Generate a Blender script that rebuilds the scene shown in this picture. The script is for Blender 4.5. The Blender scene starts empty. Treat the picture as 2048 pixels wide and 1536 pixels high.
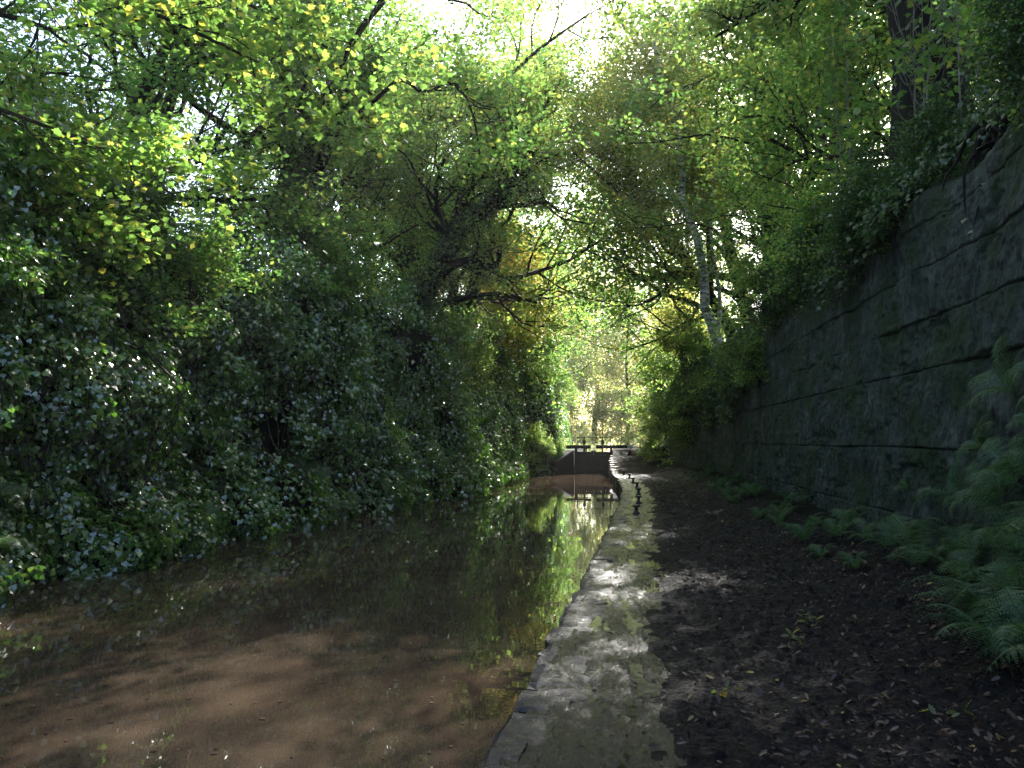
import bpy, math, random, time
import numpy as np
from mathutils import Vector, Matrix
T0=time.time()
rng=np.random.default_rng(11)
scene=bpy.context.scene
col=scene.collection

# ---------------------------------------------------------------- helpers
def _h(ix,iy,iz):
    n=(ix.astype(np.int64)*374761393+iy.astype(np.int64)*668265263+iz.astype(np.int64)*1274126177)&0xffffffff
    n=((n^(n>>13))*1103515245)&0xffffffff
    n=((n^(n>>16))*2246822519)&0xffffffff
    n=n^(n>>15)
    return (n&0xffffff)/float(0xffffff)
def vnoise(x,y,z):
    x,y,z=np.broadcast_arrays(np.asarray(x,float),np.asarray(y,float),np.asarray(z,float))
    ix,iy,iz=np.floor(x),np.floor(y),np.floor(z)
    fx,fy,fz=x-ix,y-iy,z-iz
    ux,uy,uz=[f*f*(3-2*f) for f in (fx,fy,fz)]
    ix,iy,iz=ix.astype(np.int64),iy.astype(np.int64),iz.astype(np.int64)
    r=0
    for a in (0,1):
        wa=ux if a else 1-ux
        for b in (0,1):
            wb=uy if b else 1-uy
            for c in (0,1):
                wc=uz if c else 1-uz
                r=r+wa*wb*wc*_h(ix+a,iy+b,iz+c)
    return r*2-1
def fbm(x,y,z=0.0,o=4,g=0.5):
    r=0;a=1;s=0
    for i in range(o):
        f=2.03**i
        r=r+a*vnoise(np.asarray(x)*f+i*17.3,np.asarray(y)*f+i*5.7,np.asarray(z)*f+i*9.1)
        s+=a;a*=g
    return r/s

def mesh_from(name,V,Fs,smooth=False):
    me=bpy.data.meshes.new(name)
    V=np.ascontiguousarray(V,dtype=np.float32)
    if not isinstance(Fs,list): Fs=[Fs]
    Fs=[np.asarray(f,dtype=np.int32) for f in Fs if len(f)]
    me.vertices.add(len(V)); me.vertices.foreach_set('co',V.ravel())
    loops=np.concatenate([f.ravel() for f in Fs])
    tot=np.concatenate([np.full(len(f),f.shape[1],dtype=np.int32) for f in Fs])
    st=np.concatenate([[0],np.cumsum(tot)[:-1]]).astype(np.int32)
    me.loops.add(len(loops)); me.loops.foreach_set('vertex_index',loops)
    me.polygons.add(len(tot)); me.polygons.foreach_set('loop_start',st); me.polygons.foreach_set('loop_total',tot)
    me.polygons.foreach_set('use_smooth',np.full(len(tot),smooth,dtype=bool))
    me.update(calc_edges=True); me.validate()
    return me
def obj(name,me,mat=None,parent=None,loc=None,**props):
    o=bpy.data.objects.new(name,me); col.objects.link(o)
    if mat and me and not me.materials: me.materials.append(mat)
    if parent: o.parent=parent
    if loc: o.location=loc
    for k,v in props.items(): o[k]=v
    return o
def grid_faces(nu,nv):
    i=np.arange((nu-1))[:,None]*nv+np.arange(nv-1)[None,:]
    i=i.ravel()
    return np.stack([i,i+nv,i+nv+1,i+1],1)
def norm(a): return a/np.maximum(np.linalg.norm(a,axis=-1,keepdims=True),1e-9)
def scatter(T,P,N,Tn,S):
    N=norm(N); B=norm(np.cross(N,Tn)); Tn=np.cross(B,N)
    S=np.asarray(S)[:,None,None]
    V=P[:,None,:]+S*(T[None,:,0:1]*Tn[:,None,:]+T[None,:,1:2]*B[:,None,:]+T[None,:,2:3]*N[:,None,:])
    k=len(T); F=np.arange(len(P)*k).reshape(-1,k)
    return V.reshape(-1,3),F
def interp(tab):
    xs=[a for a,b in tab]; ys=[b for a,b in tab]
    return lambda y: np.interp(y,xs,ys)
L=interp([(-100,-8.2),(0,-7.9),(9.5,-7.7),(15.3,-7.05),(24.2,-5.9),(31.7,-5.0),(40,-4.5),(46,-4.1),(48,-2.5),(75,-2.5),(90,-5),(800,-5)])
Rr=interp([(-100,-1.2),(0,-.92),(4.1,-.62),(5.4,-.53),(8.8,-.36),(13.9,-.15),(18,.02),(22,.2),(27,.3),(34,.18),(40,-.12),(46,-.3),(48,-.2),(75,-.05),(90,1),(800,1)])
W=interp([(-100,3.4),(0,3.4),(8,3.45),(20,3.6),(33,3.8),(44,2.8),(60,2.8),(75,5),(800,8)])
PZ=interp([(-100,0),(40,0),(43,.12),(50,1.0),(60,1.15),(800,1.6)])

# ---------------------------------------------------------------- materials
def newmat(name):
    m=bpy.data.materials.new(name); m.use_nodes=True
    nt=m.node_tree; nt.nodes.clear()
    out=nt.nodes.new('ShaderNodeOutputMaterial')
    return m,nt,out
def ramp(nt,stops,src=None,interp_='LINEAR'):
    r=nt.nodes.new('ShaderNodeValToRGB'); r.color_ramp.interpolation=interp_
    e=r.color_ramp.elements
    while len(e)<len(stops): e.new(0.5)
    for i,(p,c) in enumerate(stops):
        e[i].position=p; e[i].color=(*c,1) if len(c)==3 else c
    if src: nt.links.new(src,r.inputs[0])
    return r
def noise(nt,scale,detail=4,vec=None,rough=.5,dist=0):
    n=nt.nodes.new('ShaderNodeTexNoise'); n.inputs['Scale'].default_value=scale; n.inputs['Detail'].default_value=detail
    n.inputs['Roughness'].default_value=rough; n.inputs['Distortion'].default_value=dist
    if vec: nt.links.new(vec,n.inputs['Vector'])
    return n
def mapping(nt,scale,kind='Object'):
    t=nt.nodes.new('ShaderNodeTexCoord'); m=nt.nodes.new('ShaderNodeMapping'); m.inputs['Scale'].default_value=scale
    nt.links.new(t.outputs[kind],m.inputs[0]); return m.outputs[0]
def leafmat(name,stops,trans=.5,gloss=.05,rough=.35,tmul=(2.9,2.9,2.0)):
    m,nt,out=newmat(name); lk=nt.links.new
    g=nt.nodes.new('ShaderNodeNewGeometry'); oi=nt.nodes.new('ShaderNodeObjectInfo')
    r=ramp(nt,stops,g.outputs['Random Per Island'])
    n=noise(nt,.45,1,mapping(nt,(1,1,1)))
    mul=nt.nodes.new('ShaderNodeMath'); mul.operation='MULTIPLY_ADD'; lk(n.outputs[0],mul.inputs[0]); mul.inputs[1].default_value=1.6; mul.inputs[2].default_value=.2
    hs=nt.nodes.new('ShaderNodeHueSaturation'); lk(r.outputs[0],hs.inputs['Color']); lk(mul.outputs[0],hs.inputs['Value'])
    h2=nt.nodes.new('ShaderNodeMath'); h2.operation='MULTIPLY_ADD'; lk(oi.outputs['Random'],h2.inputs[0]); h2.inputs[1].default_value=.035; h2.inputs[2].default_value=.485
    lk(h2.outputs[0],hs.inputs['Hue'])
    d=nt.nodes.new('ShaderNodeBsdfDiffuse'); lk(hs.outputs[0],d.inputs[0])
    tc=nt.nodes.new('ShaderNodeMix'); tc.data_type='RGBA'; tc.blend_type='MULTIPLY'; tc.inputs[0].default_value=1
    lk(hs.outputs[0],tc.inputs[6]); tc.inputs[7].default_value=(*tmul,1)
    t=nt.nodes.new('ShaderNodeBsdfTranslucent'); lk(tc.outputs[2],t.inputs[0])
    mx=nt.nodes.new('ShaderNodeMixShader'); mx.inputs[0].default_value=trans; lk(d.outputs[0],mx.inputs[1]); lk(t.outputs[0],mx.inputs[2])
    gl=nt.nodes.new('ShaderNodeBsdfGlossy'); gl.inputs['Roughness'].default_value=rough; gl.inputs[0].default_value=(1,1,1,1)
    m2=nt.nodes.new('ShaderNodeMixShader'); m2.inputs[0].default_value=gloss; lk(mx.outputs[0],m2.inputs[1]); lk(gl.outputs[0],m2.inputs[2])
    lk(m2.outputs[0],out.inputs[0]); return m
def surf(name,stops,scale=3,detail=6,rough=.8,bump=.3,bscale=20,vecs=(1,1,1),rstops=None,bdist=.03,spec=.5):
    m,nt,out=newmat(name); lk=nt.links.new
    v=mapping(nt,vecs); n=noise(nt,scale,detail,v,.6); r=ramp(nt,stops,n.outputs[0])
    b=nt.nodes.new('ShaderNodeBsdfPrincipled'); lk(r.outputs[0],b.inputs['Base Color']); b.inputs['Roughness'].default_value=rough
    b.inputs['Specular IOR Level'].default_value=spec
    n2=noise(nt,bscale,6,v,.65); bp=nt.nodes.new('ShaderNodeBump'); bp.inputs['Strength'].default_value=bump; bp.inputs['Distance'].default_value=bdist
    lk(n2.outputs[0],bp.inputs['Height']); lk(bp.outputs[0],b.inputs['Normal'])
    if rstops:
        r2=ramp(nt,[(p,(c,c,c)) for p,c in rstops],n2.outputs[0]); lk(r2.outputs[0],b.inputs['Roughness'])
    lk(b.outputs[0],out.inputs[0]); return m
M_ivy=leafmat('ivy_leaf',[(0,(.014,.042,.010)),(.5,(.032,.086,.017)),(.85,(.07,.15,.028)),(1,(.13,.2,.04))],.45,.10,.24,(3.2,3.4,1.6))
M_oak=leafmat('oak_leaf',[(0,(.04,.08,.022)),(.5,(.068,.118,.029)),(.85,(.11,.15,.036)),(1,(.2,.185,.04))],.7,.03,.35,(3.1,3.2,2.4))
M_syc=leafmat('sycamore_leaf',[(0,(.04,.08,.022)),(.5,(.064,.118,.028)),(.85,(.10,.148,.033)),(1,(.22,.2,.04))],.65,.04)
M_far=leafmat('sunlit_far_leaf',[(0,(.24,.29,.12)),(.5,(.3,.33,.13)),(.85,(.37,.35,.13)),(1,(.42,.32,.1))],.8,.01,.4,(1.9,1.9,1.9))  # leaf colour raised to paint in the backlit glow of the far end
M_org=leafmat('golden_leaf',[(0,(.16,.17,.035)),(.6,(.25,.22,.045)),(1,(.36,.22,.04))],.65,.03,.4,(2.2,2.2,1.8))
M_birl=leafmat('birch_leaf',[(0,(.065,.102,.028)),(.6,(.115,.142,.037)),(1,(.25,.21,.045))],.7,.03)
M_dark=leafmat('holly_leaf',[(0,(.015,.036,.011)),(.6,(.028,.062,.016)),(1,(.07,.11,.025))],.4,.05,.3)
M_fern=leafmat('fern_leaf',[(0,(.05,.095,.045)),(.7,(.08,.14,.06)),(1,(.13,.18,.065))],.4,.02,.4,(1.8,2,1.4))
M_dead=leafmat('dead_leaf',[(0,(.035,.02,.016)),(.6,(.06,.034,.024)),(.9,(.11,.066,.04)),(.985,(.2,.13,.05)),(1,(.36,.28,.06))],.15,.03,.4,(1,1,1))
M_bark=surf('bark',[(.3,(.012,.010,.008)),(.7,(.045,.037,.029))],4,6,.9,.9,14,(1,1,.25),spec=.2)
M_barkd=surf('dark_bark',[(.3,(.006,.005,.004)),(.7,(.017,.014,.012))],4,6,.9,.9,14,(1,1,.25),spec=.2)
M_twig=surf('pale_twig',[(.3,(.08,.07,.06)),(.7,(.18,.16,.14))],6,4,.8,.3,20)
M_soil=surf('soil',[(.3,(.006,.006,.004)),(.6,(.012,.012,.008)),(.75,(.012,.02,.008))],2.5,6,.95,.6,12,spec=.1)

def birchmat():
    m,nt,out=newmat('birch_bark'); lk=nt.links.new
    n=noise(nt,3,5,mapping(nt,(1.2,1.2,3.2)),.75); r=ramp(nt,[(.42,(.025,.022,.02)),(.5,(.27,.25,.23)),(.59,(.58,.55,.51))],n.outputs[0])
    b=nt.nodes.new('ShaderNodeBsdfPrincipled'); lk(r.outputs[0],b.inputs['Base Color']); b.inputs['Roughness'].default_value=.7
    lk(b.outputs[0],out.inputs[0]); return m
M_birch=birchmat()

def rockmat():
    m,nt,out=newmat('mossy_sandstone'); lk=nt.links.new
    v=mapping(nt,(1,1,.5)); v1=mapping(nt,(1,1,1))
    n=noise(nt,1.3,8,v1,.65); base=ramp(nt,[(.3,(.022,.029,.024)),(.46,(.05,.062,.053)),(.58,(.082,.096,.083)),(.72,(.15,.16,.14))],n.outputs[0])
    n2=noise(nt,9,8,v,.75); st=ramp(nt,[(.38,(.25,.25,.25)),(.5,(.85,.85,.85)),(.64,(1.6,1.6,1.6))],n2.outputs[0])
    mx=nt.nodes.new('ShaderNodeMix'); mx.data_type='RGBA'; mx.blend_type='MULTIPLY'; mx.inputs[0].default_value=.95; lk(base.outputs[0],mx.inputs[6]); lk(st.outputs[0],mx.inputs[7])
    n3=noise(nt,1.2,8,v1,.75); mo=ramp(nt,[(.47,(0,0,0)),(.58,(.85,.85,.85))],n3.outputs[0])
    mc=nt.nodes.new('ShaderNodeMix'); mc.data_type='RGBA'; lk(mo.outputs[0],mc.inputs[0]); lk(mx.outputs[2],mc.inputs[6]); mc.inputs[7].default_value=(.026,.05,.014,1)
    b=nt.nodes.new('ShaderNodeBsdfPrincipled'); lk(mc.outputs[2],b.inputs['Base Color']); b.inputs['Roughness'].default_value=.8; b.inputs['Specular IOR Level'].default_value=.3
    n4=noise(nt,14,10,v,.72); bp=nt.nodes.new('ShaderNodeBump'); bp.inputs['Strength'].default_value=1; bp.inputs['Distance'].default_value=.1
    lk(n4.outputs[0],bp.inputs['Height']); lk(bp.outputs[0],b.inputs['Normal']); lk(b.outputs[0],out.inputs[0]); return m
M_rock=rockmat()
def brickmat():
    m,nt,out=newmat('lock_masonry'); lk=nt.links.new
    br=nt.nodes.new('ShaderNodeTexBrick'); br.inputs['Scale'].default_value=2.2; br.inputs['Color1'].default_value=(.024,.025,.020,1); br.inputs['Color2'].default_value=(.04,.038,.031,1); br.inputs['Mortar'].default_value=(.014,.013,.012,1); br.inputs['Mortar Size'].default_value=.03
    t=nt.nodes.new('ShaderNodeTexCoord'); mp=nt.nodes.new('ShaderNodeMapping'); mp.inputs['Rotation'].default_value=(math.radians(90),0,0); lk(t.outputs['Object'],mp.inputs[0]); lk(mp.outputs[0],br.inputs[0])
    n=noise(nt,3,5); r=ramp(nt,[(.3,(.3,.3,.3)),(.7,(1.1,1.1,1.1))],n.outputs[0])
    mx=nt.nodes.new('ShaderNodeMix'); mx.data_type='RGBA'; mx.blend_type='MULTIPLY'; mx.inputs[0].default_value=.8; lk(br.outputs[0],mx.inputs[6]); lk(r.outputs[0],mx.inputs[7])
    b=nt.nodes.new('ShaderNodeBsdfPrincipled'); lk(mx.outputs[2],b.inputs['Base Color']); b.inputs['Roughness'].default_value=.9; b.inputs['Specular IOR Level'].default_value=.1
    lk(b.outputs[0],out.inputs[0]); return m
M_brick=brickmat()
def watermat():
    m,nt,out=newmat('murky_water'); lk=nt.links.new
    n=noise(nt,.5,4,mapping(nt,(1,1,1)),.5); r=ramp(nt,[(.3,(.046,.032,.021)),(.7,(.068,.049,.034))],n.outputs[0])
    b=nt.nodes.new('ShaderNodeBsdfPrincipled'); lk(r.outputs[0],b.inputs['Base Color']); b.inputs['Roughness'].default_value=.0; b.inputs['IOR'].default_value=2.0
    n1=noise(nt,1.6,3,mapping(nt,(1,1.6,1)),.5); n2=noise(nt,7,3,mapping(nt,(1,1.5,1)),.5)
    a=nt.nodes.new('ShaderNodeMath'); a.operation='MULTIPLY_ADD'; lk(n2.outputs[0],a.inputs[0]); a.inputs[1].default_value=.08; lk(n1.outputs[0],a.inputs[2])
    bp=nt.nodes.new('ShaderNodeBump'); bp.inputs['Strength'].default_value=.055; bp.inputs['Distance'].default_value=.018
    lk(a.outputs[0],bp.inputs['Height']); lk(bp.outputs[0],b.inputs['Normal']); lk(b.outputs[0],out.inputs[0]); return m
M_water=watermat()
def plain(name,c,rough=.6,metal=0,n=.25):
    return surf(name,[(.3,tuple(x*(1-n) for x in c)),(.7,tuple(min(1,x*(1+n)) for x in c))],8,4,rough,.15,30)
M_mud=surf('churned_mud',[(.3,(.004,.0033,.0036)),(.6,(.008,.0065,.0068)),(.8,(.013,.011,.0115))],5,8,.6,.8,36,(1,1,1),[(.35,.45),(.6,.9)],.03,.12)
M_strip=surf('wet_trodden_mud',[(.3,(.005,.0042,.0052)),(.7,(.011,.0095,.012))],3,8,.3,1,16,(1,.4,1),[(.42,.10),(.6,.42)],.04,.38)
M_stone=surf('coping_stone',[(.3,(.011,.009,.0105)),(.55,(.022,.0185,.022)),(.75,(.036,.031,.036))],5,7,.35,.8,20,(1,1,1),[(.38,.2),(.6,.6)],.02,.32)
M_earth=surf('dry_earth',[(.3,(.012,.011,.008)),(.7,(.028,.024,.017))],4,6,.95,.6,16,spec=.05)
m,nt,out=newmat('puddle_water'); b=nt.nodes.new('ShaderNodeBsdfPrincipled'); b.inputs['Base Color'].default_value=(.010,.009,.009,1); b.inputs['Roughness'].default_value=.12; b.inputs['IOR'].default_value=1.33
pn=noise(nt,14,3,mapping(nt,(1,1,1))); pb=nt.nodes.new('ShaderNodeBump'); pb.inputs['Strength'].default_value=.3; pb.inputs['Distance'].default_value=.01
nt.links.new(pn.outputs[0],pb.inputs['Height']); nt.links.new(pb.outputs[0],b.inputs['Normal']); nt.links.new(b.outputs[0],out.inputs[0]); M_puddle=m

# ---------------------------------------------------------------- ground
ys=np.concatenate([np.array([-100,-40,-15]),np.arange(-5,80,.8),np.array([80,85,90,100,120,160,250,450,800])])
def gx(y):
    l,r,w,p=L(y),Rr(y),W(y),PZ(y)
    nz=lambda k,a: a*float(vnoise(y*.35,k*7.1,3.0))
    return [(l-400,9),(l-120,8),(l-40,6.8+nz(1,.5)),(l-15,5.8+nz(2,.5)),(l-6,5.1+nz(3,.3)),(l-2.4,4.6+nz(4,.3)),(l-1.9,3.6),(l-1.5,1.5),(l-1.0,-.6),(l-.5,-1.5),
            ((l+r)/2,-1.7),(r-.02,-1.5),(r+.06,p-.14),(r+1.2,p-.12),(r+2.4,p-.10),(w-1.0,p-.02+nz(5,.03)),(w-.4,p+.12+nz(6,.05)),(w+.25,p+.45),(w+.75,p*.4+2.5),(w+1.1,4.6),(w+1.7,5.4+nz(7,.3)),(w+4,6.0+nz(8,.4)),(w+14,7.0+nz(9,.5)),(w+45,8),(w+400,9)]
V=np.array([[(x,y,z) for x,z in gx(y)] for y in ys]); nv=V.shape[1]
obj('ground',mesh_from('ground',V.reshape(-1,3),grid_faces(len(ys),nv)[:,::-1],True),M_soil,kind='structure',label='dark wooded banks and canal cutting floor')

wy=np.array([-100.,-10,0,10,20,30,40,50]); V=np.array([[(L(y)-1.2,y,-.35),(Rr(y)+.05,y,-.35)] for y in wy])
obj('water',mesh_from('water',V.reshape(-1,3),grid_faces(len(wy),2)[:,::-1]),M_water,kind='structure',label='brown murky canal water')
V=np.array([[(L(y)-.3,y,.7),(Rr(y)+.1,y,.7)] for y in (50.4,75,90,300)])
obj('upper_water',mesh_from('upper_water',V.reshape(-1,3),grid_faces(4,2)[:,::-1]),M_water,kind='structure',label='canal water above the lock')

def stripmask(x,y): return x-Rr(y)-.7+.18*fbm(x*.8,y*.4,2.0,3)
def pathz(x,y):
    s=np.clip(stripmask(x,y)/.3,0,1)
    rough=.042*fbm(x*6,y*6,0.,4,.6)+.03*fbm(x*2,y*2,5.,2)+.055*np.maximum(0,fbm(x*14,y*14,9.,3,.7))
    smooth=.022*fbm(x*9,y*1.2,1.,4,.6)+.02*fbm(x*1.6,y*1.1,4.,3)+.008*fbm(x*15,y*9,4.,4,.6)
    return s*(rough+.02)+(1-s)*smooth+.022
ty=[2.0]
while ty[-1]<62: ty.append(ty[-1]+max(.015,ty[-1]*.003))
ty=np.array(ty); tu=np.linspace(0,1,190)
X=Rr(ty)[:,None]+.04+tu[None,:]*(W(ty)-.35-Rr(ty)-.04)[:,None]; Y=np.broadcast_to(ty[:,None],X.shape)
edge=np.clip((W(Y)-1.4-X)/1.0,-1,0)
Z=pathz(X,Y)+PZ(Y)-edge*.28
V=np.stack([X,Y,Z],-1).reshape(-1,3)
me=mesh_from('towpath',V,grid_faces(len(ty),len(tu))[:,::-1],True)
me.materials.append(M_mud); me.materials.append(M_strip); me.materials.append(M_earth)
cx=(stripmask(X,Y)+.25*fbm(X*7,Y*4,2.,3))[:-1,:-1].ravel()
fy=(Y+2*fbm(X*2,Y*1.,3.,2))[:-1,:-1].ravel()
me.polygons.foreach_set('material_index',np.where(fy>39,2,(cx<0).astype(np.int32)).astype(np.int32))
obj('towpath',me,None,kind='structure',label='muddy wet towpath beside the canal')
py=np.arange(2,40,1.0)
V=np.array([[(Rr(y)+.1,y,.012),(Rr(y)+.9,y,.012)] for y in py])
obj('puddle',mesh_from('puddle',V.reshape(-1,3),grid_faces(len(py),2)[:,::-1]),M_puddle,kind='structure',label='shallow puddles in the towpath ruts')

Vs=[];Fs=[];y=1.5;k=0;R0=random.Random(3)
while y<48:
    ln=R0.uniform(.45,1.0); w=R0.uniform(.16,.36); p=float(PZ(y+ln/2))
    n=10; zt=p+.026+R0.uniform(-.008,.01); sh=R0.uniform(-.025,.012); tl=R0.uniform(-.02,.02)
    nx=6
    G=[]
    for i in range(n+1):
        yy=y+.008+(ln-.016)*i/n
        rr=float(Rr(yy))+sh
        for j in range(nx+1):
            ed=min(i,n-i,j,nx-j)
            xx=rr-.06+(w+.06)*j/nx
            if j==0: xx+=.035*float(vnoise(yy*4,1,1))+(.012 if i in(0,n) else 0)
            if j==nx: xx+=.12*float(vnoise(yy*4,4,k))
            yyy=yy+.04*float(vnoise(xx*7,9,k)) if i in(0,n) else yy
            zz=zt+.012*float(vnoise(xx*8,yy*8,0))-(.018 if ed==0 else 0)+tl*(j/nx-.5)
            G.append((xx,yyy,zz))
    b0=len(Vs); Vs+=G
    Fs+=[list(f+b0) for f in grid_faces(n+1,nx+1)[:,::-1]]
    def skf(idx,depth):
        b1=len(Vs)
        for a in idx: Vs.append((Vs[a][0],Vs[a][1],Vs[a][2]-depth))
        for q in range(len(idx)-1): Fs.append([idx[q],idx[q+1],b1+q+1,b1+q])
    skf([b0+i*(nx+1) for i in range(n+1)],.7)
    skf([b0+i*(nx+1)+nx for i in range(n+1)],.06)
    skf([b0+j for j in range(nx+1)],.5); skf([b0+n*(nx+1)+j for j in range(nx+1)],.5)
    y+=ln;k+=1
obj('canal_kerb',mesh_from('kerb',np.array(Vs),np.array(Fs)),M_stone,kind='structure',label='worn wet coping stones along the canal edge')

# ---------------------------------------------------------------- right rock wall
wy=[1.0]
while wy[-1]<48: wy.append(wy[-1]+max(.022,wy[-1]*.0032))
wy=np.array(wy); wz=np.arange(0,5.0,.012)
Yw,Zw=np.meshgrid(wy,wz,indexing='ij')
levels=[(.6,.010),(1.45,.012),(2.4,.012),(3.0,.010),(3.65,.012),(4.25,.012)]
lvs=[lv+a*vnoise(Yw*.35,lv*9,0)+.006*fbm(Yw*2.5,lv*9,0,3) for lv,a in levels]
course=sum((Zw>l_).astype(int) for l_ in lvs)
D=.03*fbm(Yw*.4,Zw*.5,0,3)+.05*fbm(Yw*2.6,Zw*2.2,3,4,.6)+.036*fbm(Yw*9,Zw*7,3,4,.65)
D+=.018*vnoise(Yw*.45+course*13.7,course*3.1,0)
pos=Yw/(1.3+.7*_h(course,course*0+3,course*0))+_h(course,course*0,course*0)*7
blk=np.floor(pos).astype(np.int64)
D+=.04*(_h(blk,course.astype(np.int64),blk*0)-.5)
fr=pos-blk; D-=.03*np.exp(-(np.minimum(fr,1-fr)/.010)**2)*(_h(blk,course.astype(np.int64),blk*0+5)>.4)
for i,l_ in enumerate(lvs):
    on=np.clip(fbm(Yw*.6,i*5.3,1,3)*2+.9,0.25,1)
    D-=.04*np.exp(-((Zw-l_)/(.009*(.5+vnoise(Yw*2,i,6)*.4)+.006))**2)*on
D-=.05*np.clip(fbm(Yw*1.3,Zw*2.6,21.,4)-.15,0,.3)/.3
top=np.clip((Zw-4.5)/.5,0,1)
X=W(Yw)+.08+Zw*.05-D+top**2*.6
V=np.stack([X,Yw,Zw+.05+PZ(Yw)*.5+(.4*vnoise(Yw*.6,2,2)+.25*vnoise(Yw*1.9,5,2))*(Zw/5)**7],-1)
obj('rock_wall',mesh_from('rock_wall',V.reshape(-1,3),grid_faces(len(wy),len(wz))[:,::-1],True),M_rock,label='tall dark green mossy sandstone cutting wall beside the towpath',category='wall')

# ---------------------------------------------------------------- left cliff + ivy
def cliff(y,z,off=0):
    l=L(y)
    bul=.85*fbm(y*.4,z*.45,1.,3)+.6*fbm(y*1.2,z*1.1,6.,3)
    foot=.5*np.exp(-((z+.1)/.7)**2)
    far=np.clip((50-y)/22,0.05,1)
    return l-.5-.16*np.clip(z,0,9)+far*(bul+foot*.6)+off
yl=np.arange(-4,62,.18); zl=np.arange(-.6,5.7,.15)
Yl,Zl=np.meshgrid(yl,zl,indexing='ij')
V=np.stack([cliff(Yl,Zl,-.25),Yl,Zl],-1)
obj('rock_wall',mesh_from('left_cliff',V.reshape(-1,3),grid_faces(len(yl),len(zl)),True),M_soil,label='steep dark earth and rock canal bank under ivy',category='wall')

IVY=np.array([(0,0,0),(.1,.42,.03),(.42,.36,.0),(.62,.14,0),(1,0,-.06),(.62,-.14,0),(.42,-.36,0),(.1,-.42,.03)])
KITE=np.array([(0,0,0),(.45,.34,.06),(1,0,-.05),(.45,-.34,.06)])
SYC=np.array([(0,0,0),(-.05,.3,0),(.2,.32,0),(.32,.58,-.03),(.48,.3,0),(.62,.36,0),(.7,.16,0),(1,0,-.06),(.7,-.16,0),(.62,-.36,0),(.48,-.3,0),(.32,-.58,-.03),(.2,-.32,0),(-.05,-.3,0)])
OAK=np.array([(0,0,0),(.2,.1,0),(.3,.2,.02),(.42,.13,0),(.55,.27,.02),(.68,.15,0),(.82,.2,.02),(1,0,0),(.82,-.2,.02),(.68,-.15,0),(.55,-.27,.02),(.42,-.13,0),(.3,-.2,.02),(.2,-.1,0)])

def ivy_leaves(n,y0,y1):
    u=rng.random(n); y=y0*(y1/y0)**u
    z=rng.uniform(-.34,5.8,n)
    keep=(fbm(y*.8,z*.6,12.,3)+.40+rng.random(n)*.2)>0
    y,z=y[keep],z[keep]; n=len(y)
    e=.06
    dx_y=(cliff(y+e,z)-cliff(y-e,z))/(2*e); dx_z=(cliff(y,z+e)-cliff(y,z-e))/(2*e)
    N=norm(np.stack([np.ones(n),-dx_y,-dx_z],1))
    far=np.clip((52-y)/22,0.25,1)
    tuft=np.maximum(0,fbm(y*1.9,z*1.6,3.,3))+.5*np.maximum(0,fbm(y*5,z*4,7.,2))
    x=cliff(y,z,0)+(np.abs(rng.normal(0,.12,n))+1.1*tuft*rng.random(n)**.6)*far
    z=z+np.where(z>4.9,rng.random(n)*1.6*np.clip(fbm(y*.8,3.,3.,3)+.4,0,1),0)
    N=norm(N+rng.normal(0,.5,(n,3))+np.array([0,0,.35]))
    Tn=np.stack([rng.normal(.3,.4,n),rng.normal(0,.6,n),-np.ones(n)],1)
    S=np.clip(.07+.0012*y,.05,.11)*rng.uniform(.6,1.5,n)
    return np.stack([x,y,z],1),N,Tn,S
P,N,Tn,S=ivy_leaves(195000,5.5,61)
V,F=scatter(IVY,P,N,Tn,S)
obj('ivy',mesh_from('ivy',V,F),M_ivy,kind='stuff',label='dense glossy dark ivy covering the canal bank',category='ivy')

n=110000
y=5*(58/5)**rng.random(n); z=rng.uniform(.1,5.4,n)
mask=fbm(y*.5,z*.35,30.,3)*1.5+(z-3.8)*.9+np.clip((y-18)/9,0,1.5)
k=mask+rng.normal(0,.15,n)>0.35
y,z=y[k],z[k]; n=len(y)
x=W(y)+.02+z*.05-np.abs(rng.normal(0,.2,n))-.6*np.clip(fbm(y*.7,z*.7,8.,3),-.3,1)*np.clip((y-10)/10,0.4,1)+np.clip((z-4.5)/.6,0,1)**2*.6
N=norm(np.array([-1,-.2,.5])+rng.normal(0,.5,(n,3))); Tn=np.stack([-rng.random(n)*.5,rng.normal(0,.5,n),-np.ones(n)],1)
V,F=scatter(IVY,np.stack([x,y,z+PZ(y)*.5],1),N,Tn,np.clip(.045+.002*y,.05,.13)*rng.uniform(.6,1.5,n))
obj('wall_ivy',mesh_from('wall_ivy',V,F),M_dark,kind='stuff',label='dark creeping ivy over the top of the stone wall',category='ivy')
n=50000
side=rng.random(n)<.5; y=rng.uniform(4,60,n); t=rng.random(n)**1.5*7
x=np.where(side,L(y)-1.9-t,W(y)+.75+t)
z=np.where(side,4.75+.07*t,np.interp(t,[0,.9,3.3,13],[4.95,5.5,6.1,7.0]))+np.abs(rng.normal(0,.25,n))*(1+fbm(x*.6,y*.6,1.,2))
N=norm(np.array([0,0,1])+rng.normal(0,.5,(n,3))); Tn=rng.normal(0,1,(n,3))
V,F=scatter(KITE,np.stack([x,y,z],1),N,Tn,rng.uniform(.07,.17,n))
obj('undergrowth',mesh_from('undergrowth',V,F),M_dark,kind='stuff',label='low leafy undergrowth on the bank tops',category='undergrowth')

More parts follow.
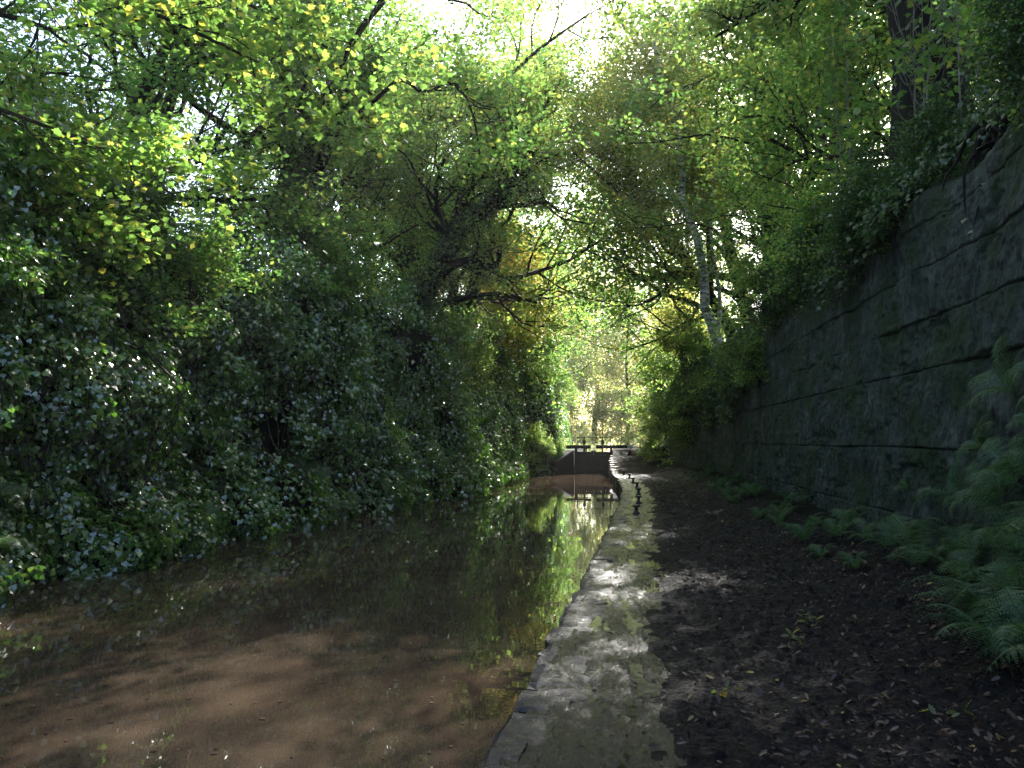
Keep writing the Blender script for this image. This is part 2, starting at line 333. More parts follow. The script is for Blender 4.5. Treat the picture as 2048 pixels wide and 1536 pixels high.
def woodmass(n,xs,ys_,zs,seed,thr,mat,name,lab,size):
    r=np.random.default_rng(seed)
    x=r.uniform(*xs,n); y=r.uniform(*ys_,n); z=r.uniform(*zs,n)
    f=fbm(x*.16,z*.2,y*.16+seed,4,.6)
    hc=(z-zs[0])/(zs[1]-zs[0])
    k=f+(.45-hc*.75)+r.normal(0,.05,n)>thr
    x,y,z=x[k],y[k],z[k]; n=len(x)
    N=norm(np.array([0,-.6,.8])+r.normal(0,.6,(n,3)))
    V,F=scatter(KITE,np.stack([x,y,z],1),N,r.normal(0,1,(n,3)),size*r.uniform(.6,1.4,n))
    obj(name,mesh_from(name,V,F),mat,kind='stuff',label=lab,category='woodland')
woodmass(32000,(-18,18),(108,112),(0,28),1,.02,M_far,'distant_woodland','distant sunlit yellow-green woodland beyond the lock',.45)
woodmass(26000,(-32,-22),(0,90),(5,16),2,.14,M_oak,'bank_woodland','green woodland behind the ivy bank',.34)
woodmass(30000,(16,26),(5,90),(6,19),3,.03,M_oak,'wall_woodland','green woodland behind the stone wall',.34)

# ---------------------------------------------------------------- trees
class Tubes:
    def __init__(s): s.V=[];s.F=[];s.n=0
    def add(s,pts,rad,k):
        P=np.asarray(pts,float); rad=np.asarray(rad,float); m=len(P)
        d=norm(np.gradient(P,axis=0)); mean=norm(d.mean(0)); ax=np.eye(3)[np.argmin(np.abs(mean))]
        a=norm(np.cross(d,ax)); b=np.cross(d,a)
        th=np.arange(k)*2*np.pi/k
        ring=P[:,None,:]+rad[:,None,None]*(np.cos(th)[None,:,None]*a[:,None,:]+np.sin(th)[None,:,None]*b[:,None,:])
        s.V.append(ring.reshape(-1,3))
        i=np.arange(m-1)[:,None]*k; j=np.arange(k)[None,:]; j2=(j+1)%k
        s.F.append(np.stack([i+j,i+j2,i+k+j2,i+k+j],-1).reshape(-1,4)+s.n); s.n+=m*k
    def mesh(s,name): return mesh_from(name,np.concatenate(s.V),np.concatenate(s.F),True)
def smooth_poly(pts,n):
    pts=np.asarray(pts,float); m=len(pts); t=np.linspace(0,m-1,n)
    out=[]
    for q in t:
        i=min(int(q),m-2); f=q-i
        p0=pts[max(i-1,0)];p1=pts[i];p2=pts[i+1];p3=pts[min(i+2,m-1)]
        out.append(.5*((2*p1)+(-p0+p2)*f+(2*p0-5*p1+4*p2-p3)*f*f+(-p0+3*p1-3*p2+p3)*f**3))
    return np.array(out)
def gen_tree(name,seed,trunk,r0,kids=(9,6,4),limb=.5,bias=(0,0,0),crown_from=.25,leafn=100,sig=.32,lsize=.1,T=KITE,trop=.05,wig=.22,barkmat=None,lmat=None,extra=[],ivy=0,limb_r=.45,flat=1.0,tang=1.0):
    R=np.random.default_rng(seed); tb=Tubes(); twigs=[]; bias=np.array(bias,float)
    tr=smooth_poly(trunk,16); Lt=np.linalg.norm(np.diff(tr,axis=0),axis=1).sum()
    w=R.normal(0,.012*Lt*.4,(16,3)); w[0]=0; tr=tr+w*.6
    rad=r0*np.interp(np.linspace(0,1,16),[0,.06,1],[1.25,1,.28])
    tb.add(tr,rad,12)
    def grow(p,d,ln,r,lev):
        n=6; pts=[p]
        for i in range(n):
            d=norm(d+R.normal(0,wig,3)+np.array([0,0,trop])+bias*.12); p=p+d*ln/n; pts.append(p)
        pts=np.array(pts); rr=np.linspace(r,r*.35,n+1); tb.add(pts,rr,[8,6,4,3][min(lev,3)])
        if lev>=len(kids)-1: twigs.append(pts); return
        branch(pts,rr,ln,lev+1,kids[lev+1],.25)
    def branch(pts,rr,ln,lev,k,f0):
        for c in range(k):
            t=f0+(1-f0)*(c+R.random())/k; q=t*(len(pts)-1); i=min(int(q),len(pts)-2); f=q-i
            p=pts[i]*(1-f)+pts[i+1]*f; d=norm(pts[i+1]-pts[i]); r=rr[i]*.62 if lev>0 else rr[i]*limb_r
            rv=R.normal(0,1,3); side=norm(rv-d*np.dot(rv,d)); ang=R.uniform(.6,1.2)
            dd=norm(d*math.cos(ang)+side*math.sin(ang)+(bias*.6 if lev==0 else 0)); dd[2]*=flat
            if lev==0: l2=limb*Lt*R.uniform(.65,1.15)*(1.15-.6*t)
            else: l2=ln*R.uniform(.45,.75)
            grow(p,norm(dd),l2,max(r,.006),lev)
    branch(tr,rad,Lt,0,kids[0],crown_from)
    for e,er in extra:
        ep=smooth_poly(e,14); err=np.linspace(er,er*.3,14); tb.add(ep,err,8)
        ll=np.linalg.norm(np.diff(ep,axis=0),axis=1).sum()
        branch(ep,err,ll*.35,1,kids[1]+2,.35)
    tw=np.array(twigs); k=len(tw); n=k*leafn
    w=R.integers(0,k,n); i=R.integers(1,6,n); f=R.random(n)[:,None]
    keepw=np.clip(R.random(k)*1.4-.15,0,1); m=R.random(n)<keepw[w]; w,i,f=w[m],i[m],f[m]; n=len(w)
    P=tw[w,i]*(1-f)+tw[w,i+1]*f+R.normal(0,sig,(n,3))*np.array([1,1,.6])
    N=norm(np.array([0,0,tang])+R.normal(0,.6,(n,3))); Tn=R.normal(0,1,(n,3))+np.array([0,0,-.5])
    V,F=scatter(T,P,N,Tn,lsize*R.uniform(.65,1.3,n))
    tm=tb.mesh(name+'_trunk'); cm=mesh_from(name+'_crown',V,F)
    tm.materials.append(barkmat or M_bark); cm.materials.append(lmat or M_oak)
    im=None
    if ivy:
        n=ivy; q=R.random(n)*len(tr)*.75; i=np.minimum(q.astype(int),14); f=(q-i)[:,None]
        c=tr[i]*(1-f)+tr[i+1]*f; th=R.uniform(0,2*np.pi,n); rd=rad[i]*1.1+.05+np.abs(R.normal(0,.2,n))+.22*fbm(c[:,2]*1.3,th,3.,2)
        o=np.stack([np.cos(th),np.sin(th),np.zeros(n)],1)
        P=c+o*rd[:,None]+np.array([0,0,1])*R.normal(0,.1,(n,1)); N=norm(o+R.normal(0,.4,(n,3))+np.array([0,0,.3])); Tn=np.stack([R.normal(0,.4,n),R.normal(0,.4,n),-np.ones(n)],1)
        V,F=scatter(IVY,P,N,Tn,.095*R.uniform(.7,1.3,n)); im=mesh_from(name+'_ivy',V,F); im.materials.append(M_dark)
    return tm,cm,im
def put_tree(meshes,loc,rot,sc,label,cat='tree',nm='oak_tree',group=None):
    e=obj(nm,None,loc=loc,label=label,category=cat); e.rotation_euler=(0,0,rot); e.scale=(sc,sc,sc)
    if group: e['group']=group
    obj('trunk',meshes[0],parent=e); obj('crown',meshes[1],parent=e)
    if meshes[2]: obj('climbing_ivy',meshes[2],parent=e)
    return e
A=np.array
def rel(base,pts): return [tuple(A(p)-A(base)) for p in pts]
oakA=gen_tree('oakA',1,[(0,0,0),(.2,.1,3),(.1,-.1,6),(.5,0,9),(.8,.2,12)],.36,(12,6,5),.5,(.5,0,-.05),.12,150,.33,.155,KITE)
oakB=gen_tree('oakB',2,[(0,0,0),(.5,.1,2.5),(1.0,-.2,5),(1.8,0,7.5),(3.0,.2,10)],.3,(12,6,5),.56,(.5,.1,-.05),.12,150,.33,.155,KITE)
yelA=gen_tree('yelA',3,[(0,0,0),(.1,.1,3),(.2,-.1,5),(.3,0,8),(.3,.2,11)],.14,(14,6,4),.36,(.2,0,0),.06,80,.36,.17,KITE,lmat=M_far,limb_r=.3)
orgA=gen_tree('orgA',4,[(0,0,0),(.1,.1,2),(.3,-.1,4),(.5,0,6)],.10,(9,5,4),.42,(.2,0,0),.15,110,.36,.13,KITE,lmat=M_org)
shrA=gen_tree('shrubA',5,[(0,0,0),(.05,.1,.7),(.1,0,1.5),(0,.1,2.2)],.05,(12,5,4),.7,(.1,0,-.1),.03,45,.18,.11,KITE,lmat=M_dark,wig=.3)
shrB=gen_tree('shrubB',6,[(0,0,0),(.05,.1,.9),(.1,0,1.8),(0,.1,2.8)],.05,(9,4,4),.75,(.1,0,-.1),.03,50,.18,.14,KITE,lmat=M_oak,wig=.3)
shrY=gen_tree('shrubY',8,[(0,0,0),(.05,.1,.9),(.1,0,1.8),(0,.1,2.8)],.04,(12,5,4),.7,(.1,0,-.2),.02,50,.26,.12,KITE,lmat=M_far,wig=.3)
sapA=gen_tree('sapA',7,[(0,0,0),(.05,.05,1.6),(-.05,.05,3.2),(.1,0,4.8)],.014,(12,3),.22,(0,0,0),.2,12,.12,.12,SYC,lmat=M_syc,barkmat=M_twig,trop=.3,wig=.12)
print('variants',time.time()-T0)

b=(-8.5,22.2,4.5)
h1=gen_tree('ivytree',21,rel(b,[b,(-8.6,22,7),(-8.8,22,9.3),(-9.2,22.2,12),(-9.0,22,14)]),.6,(10,6,5),.45,(.5,0,0),.48,120,.33,.13,KITE,ivy=20000,barkmat=M_barkd,
  extra=[(rel(b,[(-8.7,22,7.8),(-8.0,21.6,9.3),(-7.2,21,10.7),(-6.9,20.6,11.6)]),.22),
         (rel(b,[(-7.6,21.3,10.0),(-5.8,19.6,10.2),(-5.1,19,10.35),(-4.4,18.6,9.8),(-3.6,18,9.75),(-3.1,17.8,8.9),(-2.9,17.7,7.7)]),.06),
         (rel(b,[(-8.7,22,9),(-7,20,11.2),(-5,18,12),(-3,16.5,11.6),(-1.0,15.5,10.8)]),.10)])
put_tree(h1,b,0,1,'ivy-clad oak with twisting limbs on the canal bank')
b=(-7.5,29.5,4.4)
h2=gen_tree('leantree',22,rel(b,[b,(-7.2,29.3,6.3),(-6.2,29,8),(-5.1,28.8,9.5),(-3.5,28.4,10.6),(-2.6,28,12)]),.5,(11,6,4),.5,(.1,0,.2),.4,130,.34,.12,KITE,ivy=6000,barkmat=M_barkd,
  extra=[(rel(b,[(-7.0,29.3,6.4),(-6,28.6,7.6),(-5.0,28.2,7.9),(-4.1,28,7.6),(-3.9,28,8.2)]),.22),
         (rel(b,[(-6.2,29,8),(-5,29,12),(-3.5,29,15),(-.8,29,17)]),.14)])
put_tree(h2,b,0,1,'leaning dark oak with a bent limb over the water')
b=(-11.0,8.0,4.9)
h3=gen_tree('syc',23,rel(b,[b,(-10.6,8,7.5),(-10.2,8.2,10),(-10,8.4,12)]),.3,(9,6,4),.45,(.8,0,-.1),.15,80,.26,.115,SYC,lmat=M_syc,trop=-.02,flat=.6,
  extra=[(rel(b,[(-10.6,8,6.6),(-8.8,9,7.6),(-6.8,10,7.6),(-5.0,11,7.0)]),.06),(rel(b,[(-10.4,8,8),(-8.2,10,8.6),(-6.2,11.6,8.6),(-4.6,12.6,8.0)]),.06),
         (rel(b,[(-10.6,8,6.2),(-9.2,9.5,6.3),(-7.8,10.8,6.0),(-6.6,11.6,5.3)]),.05),(rel(b,[(-10.4,8,8),(-8.2,8.6,8.4),(-6.2,9,8.2),(-4.2,9.4,7.6)]),.06),
         (rel(b,[(-10.8,8,5.8),(-10,9.5,6.0),(-9,11,5.8),(-8.2,12.4,5.2)]),.05),
         (rel(b,[(-10.2,8.2,9.5),(-7,9.5,11),(-4,11,11),(-1.5,12.3,10.2)]),.07)])
put_tree(h3,b,0,1,'sycamore with broad backlit leaves overhanging the canal',nm='sycamore_tree')
b=(4.25,33,5.0)
h4=gen_tree('birch',24,rel(b,[b,(3.6,33,6.8),(3.45,32.8,8.8),(2.75,32.6,11.2),(2.6,32.5,13.6),(1.6,32,17.5)]),.22,(24,5,3),.22,(0,0,-.1),.48,90,.36,.12,KITE,lmat=M_birl,barkmat=M_birch,limb_r=.14,trop=-.1,
   extra=[(rel(b,[(4.0,33,5.6),(4.15,33,7.2),(3.85,33,9.6),(3.95,32.9,12)]),.11)])
put_tree(h4,b,0,1,'slender white-barked birch leaning from the wall top',nm='birch_tree')
b=(5.8,38,5)
h5=gen_tree('arch',25,rel(b,[b,(4.4,38,8),(2.9,38,10.2),(1.2,38,13),(-.4,38,15.5)]),.27,(12,6,5),.48,(-.1,0,.1),.35,145,.4,.14,KITE,lmat=M_birl,
   extra=[(rel(b,[(3.6,38,9.2),(1.9,37.5,12.2),(.2,37,12.9),(-1.8,36.5,14.6)]),.12),(rel(b,[(4.4,38,8),(4.0,37,13),(2.4,36,17),(.2,35,20)]),.14)])
put_tree(h5,b,0,1,'arching oak with yellowing leaves over the towpath')
b=(5.3,14.4,5.3)
h6=gen_tree('bigdark',26,rel(b,[b,(5.35,14.5,8),(5.25,14.5,10.5),(5.4,14.5,14),(5.3,14.5,16)]),.68,(9,6,5),.3,(.4,0,.1),.6,100,.34,.13,KITE,barkmat=M_barkd,
   extra=[(rel(b,[(5.1,15,9.7),(4.2,15.8,10.4),(3.2,16.6,10.4),(2.2,17.5,10.2)]),.10),(rel(b,[(5.1,15,10.6),(3.8,16.6,12.2),(2.2,18,12.9),(.6,19.4,12.6)]),.10),
          (rel(b,[(5.1,14.6,10),(4.2,13.2,10.9),(3.0,12.0,11.2),(1.6,11.2,10.8)]),.09),(rel(b,[(5.1,14.6,11),(4.0,12.4,12.2),(2.2,10.4,12.4),(.4,9.4,11.8)]),.09),
          (rel(b,[(5.1,15,10.2),(4.4,16.4,11.0),(3.6,18,11.4),(3.0,19.6,11.6)]),.09)])
put_tree(h6,b,0,1,'massive dark-trunked tree on top of the stone wall')

Rn=random.Random(5)
Lg='trees lining the wooded canal bank'
for i,(x,y,v,s) in enumerate([(-12.5,13,oakA,.75),(-12.4,18,oakB,.85),(-15,25,oakA,1.0),(-11.6,27.5,oakB,.85),(-9.0,35,oakA,1.25),(-7.8,40,oakB,1.4),(-13,38,oakA,1.1),(-9.2,46,oakA,1.15),(-13,50,oakB,1.1),(-10.5,56,oakB,1.0)]):
    put_tree(v,(x,y,4.4 if x>-10 else 4.8),Rn.uniform(-.7,.7),s,'broad green oak growing on top of the ivy bank',group=Lg)
for i,(x,y,v,s) in enumerate([(8.5,8.5,oakA,.7),(9.0,20,oakB,.85),(9.8,25,oakA,.85),(10,31,oakB,.95),(7.4,38,oakA,1.4),(7.6,45,oakB,1.4),(9.5,51,oakA,1.2),(13,26,oakA,.95),(11,13.5,oakA,.85)]):
    put_tree(v,(x,y,5.2 if x<8 else 5.8),math.pi+Rn.uniform(-.7,.7),s,'green oak growing on the ground above the stone wall',group=Lg)
for i,(x,y,s,z) in enumerate([(-7.5,64,.7,3),(-9,76,1.2,3),(-4.6,88,1.2,1),(1.4,95,1.6,1),(6,84,1.2,1),(7,70,.9,3),(10,88,1.5,3),(-9,94,1.7,3),(-2.5,102,2.4,1.2),(4.6,102,2.2,1.2),(-5.4,72,.5,1),(4.8,72,.6,1.2)]):
    put_tree(yelA,(x,y,z),Rn.uniform(0,6.28),s,'tree with sunlit yellow-green autumn leaves beyond the lock',nm='autumn_tree',group='autumn trees beyond the lock')
for x,y,s in [(-5.2,60,.7),(-4.6,67,.8),(3.4,62,.8),(3.4,70,.9),(-4.2,78,1.1),(2.8,80,1.2),(-1.4,88,1.5),(-6,84,1.4),(.6,90,1.5),(-3.6,51.5,.35),(2.4,53,.4)]:
    put_tree(shrY,(x,y,1.0),Rn.uniform(0,6.28),s,'sunlit yellow-green bush beyond the lock',cat='shrub',nm='autumn_shrub',group='bushes beyond the lock')
for x,y,z,s in [(-5.9,46,5,1.35),(-5.6,42,4.6,.7),(3.8,54,5,.9)]:
    put_tree(orgA,(x,y,z),Rn.uniform(0,6),s,'small tree turning golden on the canal bank',nm='autumn_tree',group='trees turning golden')
for i in range(24):
    y=Rn.uniform(20,58); x=float(W(y))+Rn.uniform(-.1,.7); z=Rn.choice([3.6,4.0,4.4]) if y<36 else Rn.uniform(.8,4.6)
    s=Rn.uniform(.5,1.0)
    if 22<y<34: z=3.0; s*=.5
    put_tree(shrA if Rn.random()<.4 else shrB,(x,y,z),Rn.uniform(0,6),s,'leafy shrub clinging to the cutting wall',cat='shrub',nm='shrub',group='shrubs on the cutting banks')
for x,y,z,s in [(-3.9,46.4,.2,.42),(-3.3,47.8,.6,.3),(-4.3,48.5,.8,.6),(-4.6,45,.4,.6),(2.2,47.5,.6,.35),(2.4,50,.9,.4),(2.1,44,.1,.3)]:
    put_tree(shrB,(x,y,z),Rn.uniform(0,6),s,'leafy green bush beside the lock wall',cat='shrub',nm='shrub',group='shrubs on the cutting banks')
for i in range(34):
    y=Rn.uniform(7,21); x=float(W(y))+Rn.uniform(0,1.3)
    put_tree(shrA if i%3 else shrB,(x,y,4.45),Rn.uniform(0,6),Rn.uniform(.22,.5),'leafy shrub on top of the stone wall',cat='shrub',nm='shrub',group='shrubs on the cutting banks')
for i in range(26):
    y=Rn.uniform(10,57); x=float(L(y))-Rn.uniform(.8,2.4)
    put_tree(shrB if Rn.random()<.5 else shrA,(x,y,Rn.uniform(3.2,5.2)),Rn.uniform(0,6),Rn.uniform(.45,.95),'leafy shrub growing out of the ivy bank',cat='shrub',nm='shrub',group='shrubs on the cutting banks')
for x,y,s in [(4.55,12.2,1),(4.7,13.1,1.1),(4.5,11.2,.95),(4.6,12.7,.9),(4.9,10.4,1),(4.5,16,1.1),(5.0,11.8,1.2),(4.8,18,1.2)]:
    put_tree(sapA,(x,y,5.05),Rn.uniform(0,6),s,'thin pale-stemmed sapling with sparse lobed leaves',cat='sapling',nm='sapling',group='saplings on the wall top')
print('trees',time.time()-T0)

tb=Tubes(); R1=np.random.default_rng(4)
tb.add(smooth_poly([(0,0,-.5),(0,0,.2),(.15,.05,.9),(.1,.2,1.7)],10),np.linspace(.34,.22,10)*(1+.1*R1.normal(size=10)),12)
for k in range(18):
    a=R1.uniform(2.2,4.2); p=A([-.1,R1.uniform(-.3,.3),R1.uniform(-.2,.2)]); q=[p]
    for j in range(6): p=p+A([math.cos(a)*.12*(1 if j<3 else .2),math.sin(a)*.12,-.05-.05*j])+R1.normal(0,.07,3); q.append(p)
    tb.add(smooth_poly(q,18),np.linspace(.045,.005,18),6)
for k in range(6):
    p=A([.1,.1,1.3]); q=[p]; d=norm(R1.normal(0,1,3)+A([-.6,0,.5]))
    for j in range(4): d=norm(d+R1.normal(0,.35,3)); p=p+d*.28; q.append(p)
    tb.add(smooth_poly(q,10),np.linspace(.07,.012,10),6)
obj('tree_stump',tb.mesh('stump'),M_barkd,loc=(4.4,9.2,5.05),label='gnarled dark stump with roots hanging over the stone wall',category='tree stump')

tb=Tubes()
for k in range(90):
    y=9+R1.random()**1.3*16; z=R1.uniform(2.5,5.2); q=[]
    yy=y
    for j in range(8):
        zj=z*(1-j/8)+.1; yy+=R1.normal(0,.09); q.append((float(cliff(A(yy),A(zj)))+R1.uniform(.1,.5),yy,zj))
    tb.add(smooth_poly(q,20),np.full(20,R1.uniform(.006,.016)),4)
obj('hanging_vines',tb.mesh('vines'),M_bark,kind='stuff',label='bare brown vines hanging down the ivy bank',category='vine')

# ---------------------------------------------------------------- ferns
def fern_mesh(seed,nf,ln,spread):
    R=np.random.default_rng(seed); P=[];N=[];Tn=[];S=[]; tb=Tubes()
    for f in range(nf):
        a=2*np.pi*f/nf+R.uniform(-.3,.3); l=ln*R.uniform(.7,1.1); up=R.uniform(.8,1.3); m=22
        t=np.linspace(0,1,m); hor=l*spread*(t*.75+.25*t*t); ver=l*up*(t-.72*t*t)*1.5
        o=A([math.cos(a),math.sin(a),0]); sd=A([-math.sin(a),math.cos(a),0])
        c=o*hor[:,None]+A([0,0,1])*ver[:,None]+sd*(.06*l*np.sin(t*3+f))[:,None]
        tb.add(c,np.linspace(.004,.0012,m),3)
        d=norm(np.gradient(c,axis=0))
        for i in range(3,m):
            pl=l*.27*math.sin(math.pi*min(1,(t[i]*.86+.14)))**.8*(1-t[i]*.25)
            for s in(-1,1):
                pd=norm(sd*s+d[i]*.35+A([0,0,-.25])+R.normal(0,.05,3)); nn=norm(np.cross(d[i],sd)*-1+R.normal(0,.10,3))
                if nn[2]<0: nn=-nn
                k=8
                for j in range(k):
                    u=(j+.5)/k; q=c[i]+pd*pl*u-A([0,0,1])*pl*u*u*.15
                    w=pl*.15*(1-u*.85)+.002
                    for s2 in(-1,1):
                        td=norm(np.cross(nn,pd)*s2+pd*.45)
                        P.append(q);N.append(nn+R.normal(0,.06,3));Tn.append(td);S.append(w)
    T=np.array([(0,-.4,0),(.6,-.32,.02),(1,.02,0),(.6,.32,.02),(0,.4,0)])
    V,F=scatter(T,A(P),A(N),A(Tn),A(S))
    V2=np.concatenate(tb.V);F2=np.concatenate(tb.F)+len(V)
    return mesh_from('fern',np.concatenate([V,V2]),[F,F2])
ferns=[fern_mesh(1,7,.75,.8),fern_mesh(2,6,.85,.9),fern_mesh(3,7,.6,.75)]
for f in ferns: f.materials.append(M_fern)
def put_fern(x,y,z,s,lab,tilt=0):
    o=obj('fern',Rn.choice(ferns),loc=(x,y,z),label=lab,category='fern',group='ferns along the canal banks')
    o.rotation_mode='ZYX'
    o.rotation_euler=(Matrix.Rotation(tilt+Rn.uniform(-.15,.15),3,'Y')@Matrix.Rotation(Rn.uniform(0,6.28),3,'Z')).to_euler('ZYX')
    o.scale=(s,s,s*Rn.uniform(.85,1.1))
fl='green fern growing at the foot of the stone wall'
for i in range(95):
    y=3.4+(Rn.random()**1.6)*32; w=float(W(y)); d_=Rn.uniform(.05,.95); x=w-d_
    put_fern(x,y,.1+.35*(1-d_)+PZ(y),Rn.uniform(.55,.95) if y<10 else Rn.uniform(.4,.7),fl,-.25)
for (x,y,z,s) in [(3.3,6.2,1.2,.95),(3.3,5.4,1.1,1.0),(3.45,7.0,1.7,.85),(3.45,8.2,1.5,.8),(3.4,6.6,.8,.9),(3.5,8.8,1.0,.75),(3.5,10.4,1.0,.6),(3.45,7.6,2.0,.75),(3.45,6.5,1.9,.8),(3.4,7.3,1.2,.85),(3.4,5.9,1.6,.9),(3.4,6.9,2.1,.7),(3.4,7.8,1.0,.8)]:
    put_fern(x,y,z,s,'green fern rooted in a crack of the stone wall',-.8)
for (x,y,z,s) in [(2.55,4.5,.15,.95),(2.75,5.2,.25,.95),(2.5,5.8,.15,.85),(3.0,5.0,.6,1.0),(2.7,6.6,.2,.85),(2.9,7.4,.35,.9),(3.05,6.0,.5,1.0),(2.9,4.3,.4,1.0),(3.1,7.0,.6,.95),(3.0,5.6,.8,1.0),(2.3,4.0,.1,.85),(2.6,4.0,.2,.95),(2.9,6.4,.4,.9)]:
    put_fern(x,y,z,s,fl,-.2)
for i in range(30):
    y=Rn.uniform(9,40); z=Rn.uniform(-.2,.9); x=float(cliff(A(y),A(z)))+.25
    put_fern(x,y,z,Rn.uniform(.6,1.1),'fern growing out of the ivy bank above the water',.5)
print('ferns',time.time()-T0)

n=10500
y=2.2*(40/2.2)**rng.random(n); uu=rng.random(n)**.5; x=Rr(y)+.3+uu*(W(y)-.5-Rr(y)-.3)
z=pathz(x,y)-np.clip((W(y)-1.4-x),-1,0)*.28+PZ(y)+.002+np.abs(rng.normal(0,.005,n))
N=norm(A([0,0,1])+rng.normal(0,.45,(n,3)))
OAKC=OAK.copy(); OAKC[:,2]+=.25*np.abs(OAKC[:,1])+.1*OAKC[:,0]**2
V,F=scatter(OAKC,np.stack([x,y,z],1),N,rng.normal(0,1,(n,3)),rng.uniform(.022,.062,n))
obj('fallen_leaves',mesh_from('fallen_leaves',V,F),M_dead,kind='stuff',label='brown fallen oak leaves trodden into the mud',category='leaves')
P=[]
for cx_,cy_,k in [(.62,5.3,9),(1.6,7.4,12),(1.35,6.6,8),(1.9,5.0,6)]:
    for j in range(k): P.append((cx_+rng.normal(0,.06),cy_+rng.normal(0,.06),0))
P=A(P); P[:,2]=pathz(P[:,0],P[:,1])+.03+rng.random(len(P))*.03; n=len(P)
V,F=scatter(OAKC,P,norm(A([0,0,1])+rng.normal(0,.5,(n,3))),rng.normal(0,1,(n,3)),rng.uniform(.05,.09,n))
obj('fallen_oak_sprigs',mesh_from('sprigs',V,F),M_birl,kind='stuff',label='yellow oak leaf sprigs lying on the dark mud',category='leaves')
n=420; y=5*(40/5)**rng.random(n); x=L(y)+.3+rng.random(n)*(Rr(y)-L(y)-.4)
V,F=scatter(KITE*A([1,1,.1]),np.stack([x,y,np.full(n,-.343)],1),np.tile(A([0,0,1.]),(n,1)),rng.normal(0,1,(n,3))*A([1,1,0]),rng.uniform(.02,.06,n))
obj('floating_leaves',mesh_from('floating',V,F),M_dead,kind='stuff',label='small leaves floating on the brown water',category='leaves')

# ---------------------------------------------------------------- bollards
M_iron=plain('black_iron',(.015,.015,.016),.45)
prf=[(0,.0),(.12,.0),(.12,.03),(.075,.055),(.055,.10),(.055,.19),(.08,.215),(.125,.225),(.13,.25),(.115,.275),(.05,.29),(0,.292)]
k=20; V=[];F=[]
for r,z in prf:
    for j in range(k): V.append((.68*r*math.cos(j*2*math.pi/k),.68*r*math.sin(j*2*math.pi/k),z*.7))
for i in range(len(prf)-1):
    for j in range(k): F.append((i*k+j,i*k+(j+1)%k,(i+1)*k+(j+1)%k,(i+1)*k+j))
bm_=mesh_from('bollard',A(V),A(F),True)
for i,y in enumerate([17.9,20.9,24.2,27.6,31.0,34.5,38.0]):
    obj('mooring_bollard',bm_,M_iron,loc=(float(Rr(y))+.42,y,.03),label='low black iron mooring bollard on the canal edge',category='bollard',group='mooring bollards along the towpath')

# ---------------------------------------------------------------- lock
import bmesh
def boxes(name,lst,bev=.015):
    bm=bmesh.new()
    for (x0,x1,y0,y1,z0,z1) in lst:
        r=bmesh.ops.create_cube(bm,size=1)
        for v in r['verts']:
            v.co=Vector(((x0+x1)/2+v.co.x*(x1-x0),(y0+y1)/2+v.co.y*(y1-y0),(z0+z1)/2+v.co.z*(z1-z0)))
    bmesh.ops.bevel(bm,geom=bm.edges[:],offset=bev,segments=1,affect='EDGES')
    me=bpy.data.meshes.new(name); bm.to_mesh(me); bm.free(); return me
M_wood=plain('dark_tarred_wood',(.012,.011,.010),.7); M_white=plain('white_paint',(.75,.74,.7),.5,n=.08); M_red=plain('red_paint',(.45,.05,.03),.5)
g=obj('lock_gate',None,loc=(-1.27,49.4,0),label='black timber lock gates with long balance beams and white tips',category='lock gate')
for s in(-1,1):
    pl=[( (.02+.14*i)*s if s>0 else -(.02+.14*i)-.13, (.02+.14*i)*s+.13 if s>0 else -(.02+.14*i), 0,.06,-1.2,.92) for i in range(7)]
    fr=[(min(s*.01,s*1.1),max(s*.01,s*1.1),-.06,-.002,zz,zz+.16) for zz in(-.3,.25,.76)]
    fr+=[(min(s*.01,s*.13),max(s*.01,s*.13),-.08,-.062,-1.2,1.0),(min(s*.98,s*1.12),max(s*.98,s*1.12),-.1,.1,-1.2,1.10)]
    obj('gate_leaf',boxes('leaf',pl+fr,.008),M_wood,parent=g)
    bmn=obj('balance_beam',boxes('beam',[(min(s*.15,s*2.0),max(s*.15,s*2.0),-.13,.13,1.105,1.31)],.03),M_wood,parent=g)
    obj('beam_tip',boxes('tip',[(min(s*2.003,s*2.3),max(s*2.003,s*2.3),-.14,.14,1.10,1.315)],.03),M_white,parent=bmn)
    if s<0: obj('red_band',boxes('band',[(-1.99,-1.6,-.145,.145,1.095,1.325)],.02),M_red,parent=bmn)
    obj('paddle_gear',boxes('gear',[(s*.55-.05,s*.55+.05,-.22,-.152,.9,1.65),(s*.55-.1,s*.55+.1,-.26,-.223,1.4,1.58),(s*.55-.02,s*.55+.02,-.2,-.16,1.65,1.8)],.008),M_iron,parent=g)
obj('handrail',boxes('rail',[(-1.0,1.0,.3,.34,1.75,1.79),(-1.0,-.96,.3,.34,.9,1.75),(.96,1.0,.3,.34,.9,1.75)],.006),M_iron,parent=g)
obj('footboard',boxes('foot',[(-1.05,1.05,.1,.4,.86,.91)],.006),M_wood,parent=g)
def wallprism(name,poly,z0,z1,lab):
    bm=bmesh.new(); vs=[bm.verts.new((x,y,z0)) for x,y in poly]; f=bm.faces.new(vs); r=bmesh.ops.extrude_face_region(bm,geom=[f])
    zt=z1
    for v in [e for e in r['geom'] if isinstance(e,bmesh.types.BMVert)]: v.co.z=zt(v.co.x,v.co.y)
    bmesh.ops.recalc_face_normals(bm,faces=bm.faces[:]); bmesh.ops.bevel(bm,geom=bm.edges[:],offset=.03,segments=2,affect='EDGES')
    me=bpy.data.meshes.new(name); bm.to_mesh(me); bm.free(); obj('lock_wall',me,M_brick,label=lab,category='wall')
wallprism('lw',[(-2.42,48.6),(-2.42,72),(-5.0,72),(-5.0,48.6)],-1.5,lambda x,y:1.0,'weathered sandstone block wall flanking the lock chamber')
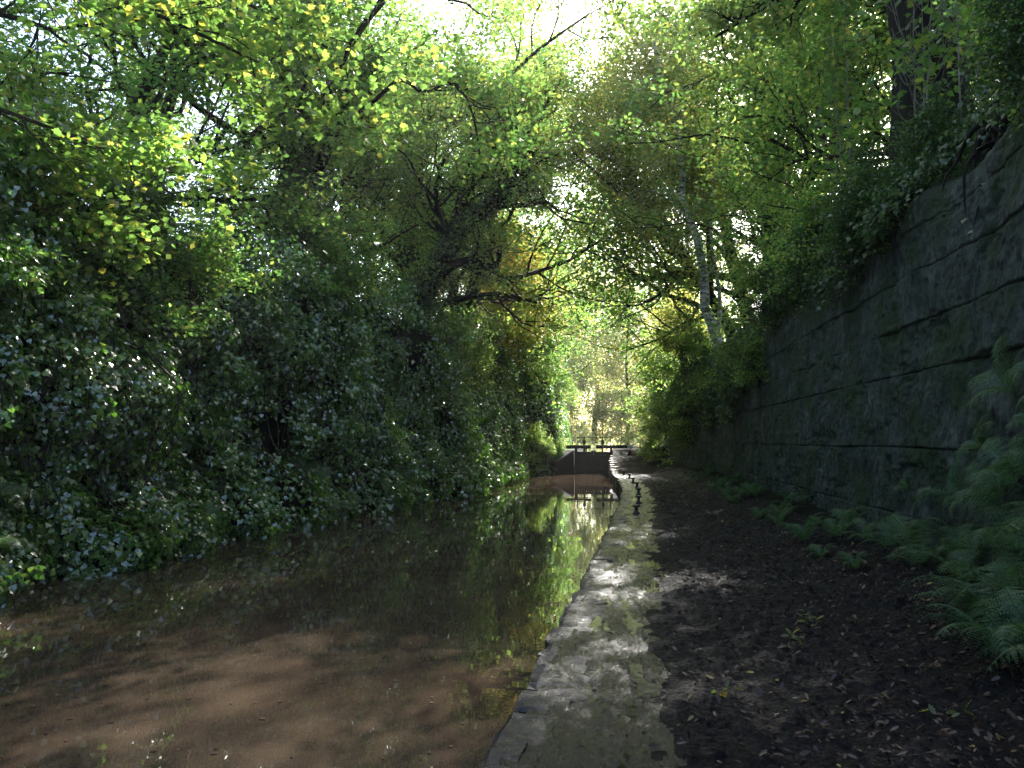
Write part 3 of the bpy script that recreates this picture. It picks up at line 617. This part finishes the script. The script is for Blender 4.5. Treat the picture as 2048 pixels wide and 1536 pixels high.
wallprism('rw',[(-.12,48.6),(.9,48.6),(.9,72),(-.12,72)],-1.5,lambda x,y:1.07,'weathered sandstone block wall flanking the lock chamber')
wallprism('lwing',[(-2.42,48.58),(-5.0,48.58),(-5.0,46.9),(-3.4,46.9)],-1.5,lambda x,y:1.0 if y>47.5 else .3,'sloping masonry wing wall below the lock')
wallprism('rwing',[(-.12,48.58),(-.2,45.5),(.35,45.5),(.9,48.58)],-1.5,lambda x,y:1.07 if y>47 else .3,'sloping masonry wing wall beside the rising towpath')
s_=obj('lock_notice',None,loc=(1.5,50.5,1.05),label='small white notice board on a post beside the lock',category='sign')
obj('post',boxes('post',[(-.04,.04,-.04,.04,-.1,.6)],.008),M_wood,parent=s_); obj('board',boxes('board',[(-.17,.17,-.065,-.042,.35,.6)],.006),M_white,parent=s_)

# ---------------------------------------------------------------- thin haze volume, added for the veiling glow down the cutting
m,nt,out=newmat('haze'); vs=nt.nodes.new('ShaderNodeVolumeScatter'); vs.inputs['Density'].default_value=.0003; vs.inputs['Anisotropy'].default_value=.6; vs.inputs['Color'].default_value=(.97,.98,1,1)
nt.links.new(vs.outputs[0],out.inputs['Volume'])
hz=obj('haze_air',boxes('haze',[(-45,45,-12,150,-3,35)],.01),m,kind='structure',label='thin haze volume added for the glow in the cutting')

# ---------------------------------------------------------------- light & camera
EL,AZ=math.radians(37),math.radians(12)
w=bpy.data.worlds.new('World'); scene.world=w; w.use_nodes=True; nt=w.node_tree
sk=nt.nodes.new('ShaderNodeTexSky'); sk.sky_type='NISHITA'; sk.sun_disc=False; sk.sun_elevation=EL; sk.sun_rotation=AZ; sk.dust_density=2; sk.air_density=1
nt.links.new(sk.outputs[0],nt.nodes['Background'].inputs[0]); nt.nodes['Background'].inputs[1].default_value=.5
sl=bpy.data.lights.new('Sun','SUN'); sl.energy=25; sl.angle=math.radians(.5); sl.color=(1,.96,.9)
so=bpy.data.objects.new('Sun',sl); col.objects.link(so)
S_=Vector((math.sin(AZ)*math.cos(EL),math.cos(AZ)*math.cos(EL),math.sin(EL))); so.rotation_euler=S_.to_track_quat('Z','Y').to_euler()
cam=bpy.data.cameras.new('Camera'); co=bpy.data.objects.new('Camera',cam); col.objects.link(co)
co.location=(0,0,1.6); co.rotation_euler=(math.radians(93.9),0,math.radians(7.1)); cam.lens=29; cam.sensor_width=36; cam.clip_end=2000; cam.clip_start=.05
scene.camera=co
scene.view_settings.view_transform='Standard'; scene.view_settings.look='None'; scene.view_settings.exposure=0
print('done',time.time()-T0)
